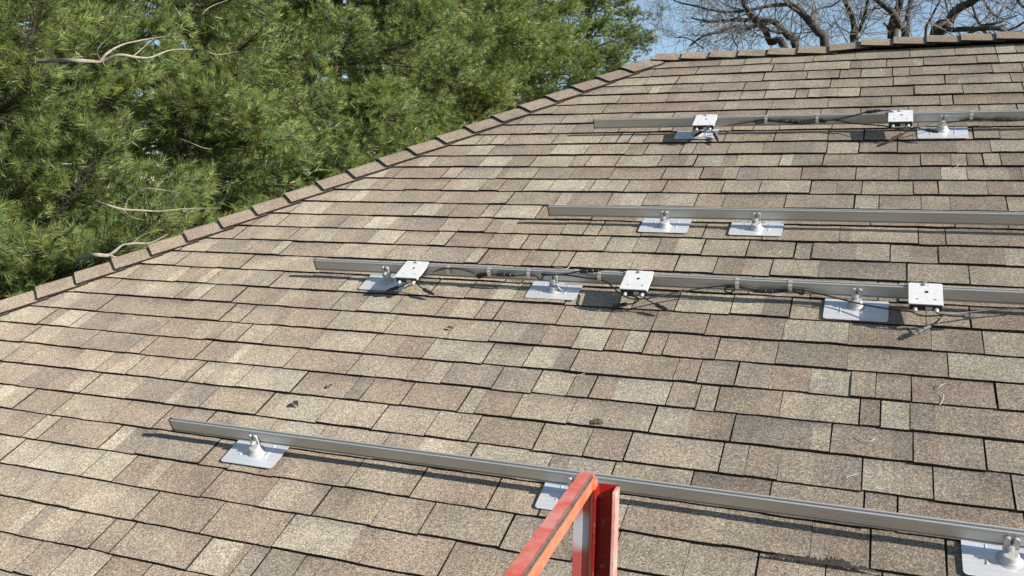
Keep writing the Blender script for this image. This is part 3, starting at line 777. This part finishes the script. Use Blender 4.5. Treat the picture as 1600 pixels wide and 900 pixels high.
def pine(x, y, h, seed, L0, label, zlo=.8, extra=(), hue0=(.235, .295, .100), nl=.13, dens=1.0, rear=False):
    rng = np.random.default_rng(seed)
    mw = at_world((x, y, 0)); t = empty('pine_tree', mw); tag(t, label, 'pine tree', 'pines along the left of the house')
    bend = rng.uniform(-.25, .25, 2)
    def trunk(z): return np.array([x + bend[0] * math.sin(z / h * 3), y + bend[1] * math.sin(z / h * 2.4), z])
    tz = np.linspace(0, h, 16)
    tk = MB().tube([trunk(z) for z in tz], [.17 * (1 - z / h) ** .8 * (h / 15) + .012 for z in tz], 10).build('trunk', M_BARK, t)
    auto_smooth(tk, 70)
    tocam = unit((CAMW - np.array([x, y, CAMW[2]])))
    jobs = []; z = zlo
    while z < h - .4:
        near = 1.5 < z < 12.5
        f = z / h; L = L0 * (1 - f) ** .6 * min(1, .8 + f * 1.4)
        k = int(rng.integers(5, 8)) if near else 4; a0 = rng.uniform(0, 6.28)
        for i in range(k):
            jobs.append((trunk(z), a0 + i * 6.283 / k + rng.uniform(-.4, .4), max(.4, L * rng.uniform(.68, 1.15)), rng.uniform(-.05, .38)))
        z += rng.uniform(.30, .46) if near else .7
    if not rear:
        ac = math.atan2(tocam[1], tocam[0])
        for zz in np.arange(2.2, 11.5, .55):
            jobs.append((trunk(zz), ac + rng.uniform(-.55, .55), L0 * (1 - zz / h) ** .5 * rng.uniform(.55, 1.0), rng.uniform(-.08, .3)))
    for (zz, az, L, el) in extra: jobs.append((trunk(zz), az, L, el))
    wood = MB(); LA = {k: [] for k in ('pb', 'tg', 'tt', 'L', 'hi')}
    n = 8
    for p0, az, L, el in jobs:
        d0 = np.array([math.cos(az) * math.cos(el), math.sin(az) * math.cos(el), math.sin(el)])
        sag = rng.uniform(.02, .08); crook = rng.normal(size=3) * .02; jit = rng.normal(size=(n, 3)) * .05
        P = [p0]; cur = d0
        for i in range(n):
            cur = unit(cur + np.array([0, 0, (-sag if i < n / 2 else sag * 1.9)]) + jit[i] + crook); P.append(P[-1] + cur * L / n)
        P = np.array(P)
        vis = in_view(P, 150, 110).any() and (d0 @ tocam) > -.45
        wood.tube(P, np.linspace(.010 + .007 * L, .004, n + 1), 5 if vis else 3, False)
        nc = max(4, int((1.1 + L * .55) / (.062 if vis else .3) * dens)) * 2
        tt = np.clip(.22 + .78 * (np.arange(nc) // 2 * 2 / nc + rng.uniform(0, .8 * 2 / nc, nc)) ** .72, 0, .995)
        ii = np.minimum((tt * n).astype(int), n - 1); fr = (tt * n - ii)[:, None]
        LA['pb'].append(P[ii] * (1 - fr) + P[ii + 1] * fr); LA['tg'].append(units(P[ii + 1] - P[ii])); LA['tt'].append(tt)
        LA['L'].append(np.full(nc, L)); LA['hi'].append(np.full(nc, vis))
    wo = wood.build('branches', M_BARK, t); wo['kind'] = 'stuff'
    pb, tg, tt, L, hi = [np.concatenate(LA[k]) for k in ('pb', 'tg', 'tt', 'L', 'hi')]
    N = len(pb); s = np.where(np.arange(N) % 2 == 0, 1., -1.)[:, None]
    sd = units(np.cross(tg, np.array([[0, 0, 1.]])))
    l2 = (.16 + .55 * (1 - tt) ** .7 * np.minimum(1, L / 2.5) + .16 * rng.random(N)) * np.minimum(1.2, .5 + L / 3); l2[~hi] *= 1.3
    ang = rng.uniform(.5, 1.15, N)[:, None]
    d2 = units(tg * np.cos(ang) + s * sd * np.sin(ang) + np.stack([np.zeros(N), np.zeros(N), rng.uniform(-.30, .95, N)], 1))
    p3 = pb + d2 * l2[:, None]; p3[:, 2] += .06 * l2
    V, I = prisms(pb[hi], p3[hi], .0055, .0028)
    fast_mesh('twigs', V, I, M_BARK, t)
    M_ = 3
    t3 = np.linspace(.22, 1, M_)[None, :] + rng.uniform(-.05, .05, (N, M_)); t3[:, -1] = 1
    pc = pb[:, None, :] + (p3 - pb)[:, None, :] * t3[..., None]
    sd3 = units(np.cross(d2, np.array([[0, 0, 1.]])))
    s3 = np.where(np.arange(M_) % 2 == 0, 1., -1.)[None, :, None]
    dd = units(d2[:, None, :] * rng.uniform(.5, 1, (N, M_, 1)) + s3 * sd3[:, None, :] * rng.uniform(.3, .9, (N, M_, 1)) + np.concatenate([np.zeros((N, M_, 2)), rng.uniform(-.1, .7, (N, M_, 1))], 2))
    dd[:, -1] = units(d2 + np.array([[0, 0, .25]]))
    tip = pc + dd * rng.uniform(.04, .13, (N, M_, 1)); tip[:, -1] = p3
    keep = rng.random((N, M_)) < np.clip(l2 / .45, .6, 1)[:, None]; keep[:, -1] = True
    keep[~hi] &= rng.random((int((~hi).sum()), M_)) < .3
    lowh = np.repeat(hi[:, None], M_, 1)[keep]
    T = tip[keep]; D = dd[keep]; n_ = len(T)
    bh = np.repeat((.55 + .75 * rng.random(N))[:, None], M_, 1)[keep]                # tone of each spray
    yel = np.repeat((rng.normal(size=N) * .12)[:, None], M_, 1)[keep]
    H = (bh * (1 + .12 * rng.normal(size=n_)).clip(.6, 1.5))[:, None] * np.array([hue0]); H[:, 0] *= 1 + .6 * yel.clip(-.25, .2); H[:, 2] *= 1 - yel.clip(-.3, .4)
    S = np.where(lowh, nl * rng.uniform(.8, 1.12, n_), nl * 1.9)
    dist = np.linalg.norm(T - CAMW, axis=1); iv = in_view(T, 120, 90) & lowh
    outV, outC = [], []
    kk = .6 if rear else 1.0
    for msk, nn in ((iv & (dist < 8.5), 48), (iv & (dist >= 8.5) & (dist < 12), 32), (iv & (dist >= 12) & (dist < 17), 20), (iv & (dist >= 17), 13), (~iv, 5)):
        if not msk.any(): continue
        wdt = np.clip(dist[msk] * (.00058 if not rear else .0010), .0038, .03) if nn > 7 else np.full(msk.sum(), .022)
        Vn, Cn = needles(T[msk], D[msk], S[msk], H[msk], max(6, int(nn * kk)), wdt, rng); outV.append(Vn); outC.append(Cn)
    needle_mesh('foliage', np.concatenate(outV), np.concatenate(outC), t)
    return t
PI = math.pi
p1 = pine(-9.6, .9, 14, 21, 3.3, 'nearest pine at the left edge, its long needles closest to the roof', extra=[(3.0, -.9, 4.1, .05), (3.7, -.6, 3.6, .02), (3.3, -.25, 3.6, .05), (4.3, -1.1, 3.9, .05), (2.6, -.5, 3.7, .12), (3.9, -.75, 4.4, .0), (3.4, -1.2, 4.3, .02), (5.2, -.8, 3.6, .0)], dens=1.0)
p2 = pine(-9.2, 4.2, 15, 22, 3.1, 'second pine from the left, behind the bare pale branch', dens=1.0)
p3 = pine(-9.4, 8.2, 16, 23, 3.3, 'pine in the middle of the row, above the hip line', dens=1.0)
p4 = pine(-9.2, 12.6, 16, 24, 3.4, 'pine right of the middle of the row, above the upper hip', hue0=(.235, .293, .098), dens=.95, nl=.14)
p5 = pine(-9.3, 17.5, 17, 25, 3.6, 'second last pine of the row, near the top of the hip', hue0=(.235, .292, .098), dens=.85, nl=.15)
p6 = pine(-9.2, 23.4, 17, 26, 3.6, 'last pine of the row, its thin branch tips against the sky beside the ridge', hue0=(.215, .27, .092), dens=.8, nl=.155)
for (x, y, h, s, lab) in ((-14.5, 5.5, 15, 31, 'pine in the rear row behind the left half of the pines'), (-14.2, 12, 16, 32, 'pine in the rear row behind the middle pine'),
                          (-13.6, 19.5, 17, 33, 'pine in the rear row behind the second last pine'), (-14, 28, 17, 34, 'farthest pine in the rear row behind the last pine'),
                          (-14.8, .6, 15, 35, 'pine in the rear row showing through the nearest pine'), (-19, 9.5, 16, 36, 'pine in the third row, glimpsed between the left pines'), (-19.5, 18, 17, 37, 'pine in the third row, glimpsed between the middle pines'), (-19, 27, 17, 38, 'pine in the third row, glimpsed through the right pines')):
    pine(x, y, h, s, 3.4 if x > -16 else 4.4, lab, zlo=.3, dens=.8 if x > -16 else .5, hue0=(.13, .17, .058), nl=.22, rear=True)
def dead_branch(parent, paths, dist):
    mb = MB()
    for pts, r0, r1 in paths:
        P = smooth_path([pxd(x, y, dist + .45 + dz) for x, y, dz in pts], 4); mb.tube(P, np.linspace(r0, r1 * .45, len(P)) * .64, 6, True)
    o = auto_smooth(mb.build('dead_branch', M_DEADWOOD, parent), 60); return o
dead_branch(p2, [([(60, 96, .9), (104, 94, .1), (140, 95.5, .0), (160, 95, 0), (186, 85.5, -.1), (212, 89, -.1), (232, 90.5, 0), (248, 85, .1), (268, 78, .2), (300, 77, .5)], .030, .012),
                 ([(158, 94, 0), (168, 83, 0), (188, 71, .1), (210, 65, .2), (236, 60, .3), (258, 57, .5)], .019, .007),
                 ([(157, 95, 0), (152, 78, -.1), (168, 60, -.1)], .008, .004), ([(209, 87, -.1), (222, 76, 0), (238, 62, .1)], .009, .005),
                 ([(160, 96, 0), (164, 103, -.1), (170, 106, -.1)], .006, .003), ([(210, 88, -.1), (216, 96, -.1)], .005, .003)], 8.3)
dead_branch(p2, [([(320, 80, .4), (324, 81, 0), (338, 85, 0), (352, 84, .2), (372, 80, .5)], .010, .006)], 9.0)
dead_branch(p2, [([(300, 48, .3), (314, 24, 0), (330, 10, 0), (356, 0, .2)], .010, .005)], 9.0)
dead_branch(p2, [([(360, 150, .2), (352, 148, 0), (341, 155, .1)], .006, .004)], 9.0)
dead_branch(p1, [([(150, 315, .6), (166, 320, .05), (192, 327, 0), (220, 328.5, 0), (250, 330, .1), (290, 326, .3), (345, 325, .5)], .020, .007), ([(193, 328, 0), (204, 338, -.1), (226, 344, -.1)], .007, .004),
                 ([(196, 326, 0), (200, 312, 0), (215, 300, 0)], .006, .003)], 8.0)
dead_branch(p1, [([(120, 405, .5), (146, 398, 0), (168, 399, 0), (180, 392, 0), (192, 383, 0), (212, 380, 0), (236, 379, .1), (262, 366, .4)], .030, .010), ([(172, 399, 0), (182, 402, 0), (192, 401, .1)], .018, .010),
                 ([(205, 381, 0), (222, 368, 0), (240, 360, 0)], .006, .003)], 7.5)
dead_branch(p1, [([(200, 292, .2), (230, 294, 0), (256, 297, 0), (282, 301, .2)], .009, .005), ([(245, 296, 0), (252, 284, 0), (262, 276, .1)], .005, .003)], 8.0)
dead_branch(p1, [([(86, 256, .2), (98, 256, 0), (112, 256, .2)], .010, .008)], 7.6)
dead_branch(p2, [([(282, 217, .3), (300, 224, 0), (318, 231, 0), (332, 233, .2)], .009, .005)], 9.2)
dead_branch(p6, [([(930, 74, .8), (944, 68, .3), (965, 61, 0), (985, 52, -.3), (1006, 42, -.6)], .05, .015)], 27.0)
dead_branch(p6, [([(1008, 88, 0), (1018, 68, 0), (1027, 42, 0), (1033, 20, 0), (1036, 6, 0)], .022, .01)], 27.0)
dead_branch(p6, [([(966, 34, 0), (978, 20, 0), (990, 6, 0)], .03, .012)], 27.0)
# sparse tufts on that last branch tip
rngt = np.random.default_rng(77); T = []; D = []
for (x, y) in [(985, 30), (996, 22), (1000, 30), (988, 40), (994, 47), (1012, 28), (1016, 22), (1022, 27), (1028, 24), (1033, 12), (1012, 50), (1016, 58), (1008, 62), (1020, 62), (1004, 76), (1012, 74), (1016, 80), (996, 82), (988, 86), (992, 75), (978, 62), (970, 70), (958, 78), (950, 84), (976, 88), (966, 92), (1000, 68), (982, 48), (972, 52), (962, 44), (974, 36), (960, 24), (968, 16), (978, 10), (986, 16)]:
    for k in range(4):
        T.append(pxd(x + rngt.normal() * 3, y + rngt.normal() * 3, 27 + rngt.normal() * .3)); D.append(rngt.normal(size=3) + np.array([.3, 0, .5]))
V, C = needles(np.array(T), np.array(D), np.full(len(T), .13), np.full((len(T), 3), 1.0) * np.array([[.060, .082, .026]]), 22, np.full(len(T), .010), rngt)
needle_mesh('tip_foliage', V, C, p6)

# ------------------------------------------------------------------ bare trees behind the ridge
def bare_tree(px_base, dist, limbs, seed, label, ntw=5):
    rng = np.random.default_rng(seed)
    b = pxd(px_base[0], px_base[1], dist); base = np.array([b[0], b[1], 0.0])
    mw = at_world(base); t = empty('bare_tree', mw); tag(t, label, 'bare tree', 'leafless trees behind the ridge')
    fork = np.array([b[0], b[1], 3.6])
    tk = MB().tube([base, base + (fork - base) * .3, fork * .999, fork + np.array([.05, 0, .5])], [.48, .38, .34, .25], 12).build('trunk', M_TREEBARK, t); auto_smooth(tk, 70)
    twigs = MB(); budget = [0]
    def grow(p, d, L, r, lev):
        n = 5; P = [p]; cur = unit(d); cr = rng.normal(size=3) * .12
        for i in range(n):
            cur = unit(cur + cr + rng.normal(size=3) * .13 + np.array([0, 0, .03])); P.append(P[-1] + cur * L / n)
        P = np.array(P); twigs.tube(P, np.linspace(r, max(r * .4, .0032), n + 1), 4 if lev == 0 else 3, False)
        if lev >= 3: return
        k = int(rng.integers(2, 5)) if lev < 2 else int(rng.integers(2, 4))
        for _ in range(k):
            i = int(rng.integers(1, n + 1)); dd = unit(P[i] - P[i - 1]); s = rng.normal(size=3); s -= dd * (s @ dd); s = unit(s)
            grow(P[i], dd * .75 + s * .75, L * rng.uniform(.45, .72), max(.004, r * .55), lev + 1)
    for li, (pts, r0, r1, dz, dens, fromfork) in enumerate(limbs):
        m_ = len(pts); P = [pxd(x, y, dist + dz + .4 * math.sin(i * .9 + li)) for i, (x, y) in enumerate(pts)]
        if fromfork:
            Q = [fork + (P[0] - fork) * .0, fork * .5 + P[0] * .5 + np.array([0, 0, .15])] + P; r = np.concatenate([[r0 * 1.45, r0 * 1.2], np.linspace(r0, r1, m_)])
        else: Q = P; r = np.linspace(r0, r1, m_)
        S = smooth_path(Q, 4); rr = np.interp(np.linspace(0, 1, len(S)), np.linspace(0, 1, len(r)), r)
        lm = MB().tube(S, rr, 8, True).build('limb', M_TREEBARK, t); auto_smooth(lm, 70)
        lo_ = 8 if fromfork else 0
        for _ in range(int(dens * .85)):
            i = int(rng.integers(lo_, len(S) - 1)); dd = unit(S[i + 1] - S[i]); s = rng.normal(size=3); s -= dd * (s @ dd); s = unit(s)
            grow(S[i], dd * .55 + s * .9 + np.array([0, 0, .12]), rng.uniform(.7, 1.7), min(rr[i] * .3, .016), 1 if rng.random() < .8 else 0)
    o = twigs.build('twigs', M_TWIG, t); o['kind'] = 'stuff'
    return t
PXM = .0155     # metres per photo pixel at 22 m
bare_tree((1300, 200), 22.0, [
    ([(1226, 75), (1204, 66), (1195, 47), (1184, 36), (1171, 21), (1163, 7), (1161, -12), (1155, -40)], .085, .045, 0, 16, True),
    ([(1184, 38), (1165, 45), (1154, 40), (1131, 47), (1105, 54), (1090, 62), (1078, 72)], .05, .018, -.3, 26, False),
    ([(1243, 72), (1232, 58), (1219, 42), (1208, 34), (1187, 33), (1160, 31), (1131, 32), (1105, 33), (1080, 28)], .09, .02, .5, 30, True),
    ([(1222, 51), (1208, 49), (1197, 43), (1190, 38)], .04, .025, .2, 5, False),
    ([(1289, 72), (1279, 51), (1266, 35), (1249, 17), (1232, 5), (1222, -12), (1210, -35)], .095, .05, -.6, 14, True),
    ([(1268, 33), (1269, 21), (1281, 13), (1300, 9), (1318, -4)], .03, .014, -.6, 8, False),
    ([(1232, 7), (1210, 8), (1193, 11), (1174, 15), (1150, 18), (1131, 18), (1109, 15), (1085, 9), (1062, 4), (1040, -6)], .045, .014, -.2, 34, False),
    ([(1153, 74), (1146, 62), (1142, 48)], .022, .010, .8, 5, False),
    ([(1240, 70), (1250, 55), (1252, 35), (1247, 5)], .018, .009, .9, 7, False),
    ([(1100, 76), (1075, 60), (1055, 58), (1040, 48)], .018, .008, 1.0, 16, False)], 41,
    'bare tree behind the ridge left, its limbs spreading low to the left')
bare_tree((1398, 200), 23.5, [
    ([(1334, 70), (1335, 49), (1331, 26), (1324, 9), (1315, -8), (1300, -30)], .075, .045, 0, 16, True),
    ([(1338, 70), (1344, 45), (1352, 21), (1356, 0), (1362, -30)], .055, .03, .3, 12, True),
    ([(1396, 62), (1396, 34), (1402, 17), (1407, 0), (1412, -30)], .12, .07, .2, 12, True),
    ([(1415, 62), (1405, 39), (1394, 19), (1373, 2), (1350, -18)], .09, .055, -.4, 14, True),
    ([(1416, 60), (1417, 32), (1423, 0), (1430, -30)], .065, .04, .5, 12, True),
    ([(1389, 60), (1388, 44), (1380, 36)], .04, .015, .6, 4, False),
    ([(1324, 66), (1312, 45), (1302, 25)], .014, .008, 1, 6, False)], 42,
    'bare tree behind the middle of the ridge, with a thick upright trunk')
bare_tree((1462, 200), 21.5, [
    ([(1460, 58), (1480, 36), (1495, 15), (1516, 4), (1540, -12), (1570, -30)], .11, .06, 0, 16, True),
    ([(1446, 60), (1454, 30), (1467, 4), (1476, -20)], .03, .016, .6, 8, True),
    ([(1473, 56), (1487, 47), (1525, 45), (1559, 44), (1572, 51), (1590, 62)], .06, .04, -.4, 18, True),
    ([(1510, 56), (1534, 41), (1557, 36), (1580, 28)], .04, .02, -.2, 12, False),
    ([(1544, 58), (1536, 45), (1528, 33), (1521, 14), (1518, 4)], .03, .02, .2, 10, False),
    ([(1605, 32), (1590, 41), (1579, 46), (1565, 54)], .02, .03, .3, 10, False),
    ([(1540, 6), (1552, 22), (1570, 30), (1590, 24)], .03, .012, .5, 16, False),
    ([(1590, 0), (1598, 10), (1612, 16)], .03, .02, -.5, 8, False)], 43,
    'bare tree behind the right end of the ridge, leaning to the right')
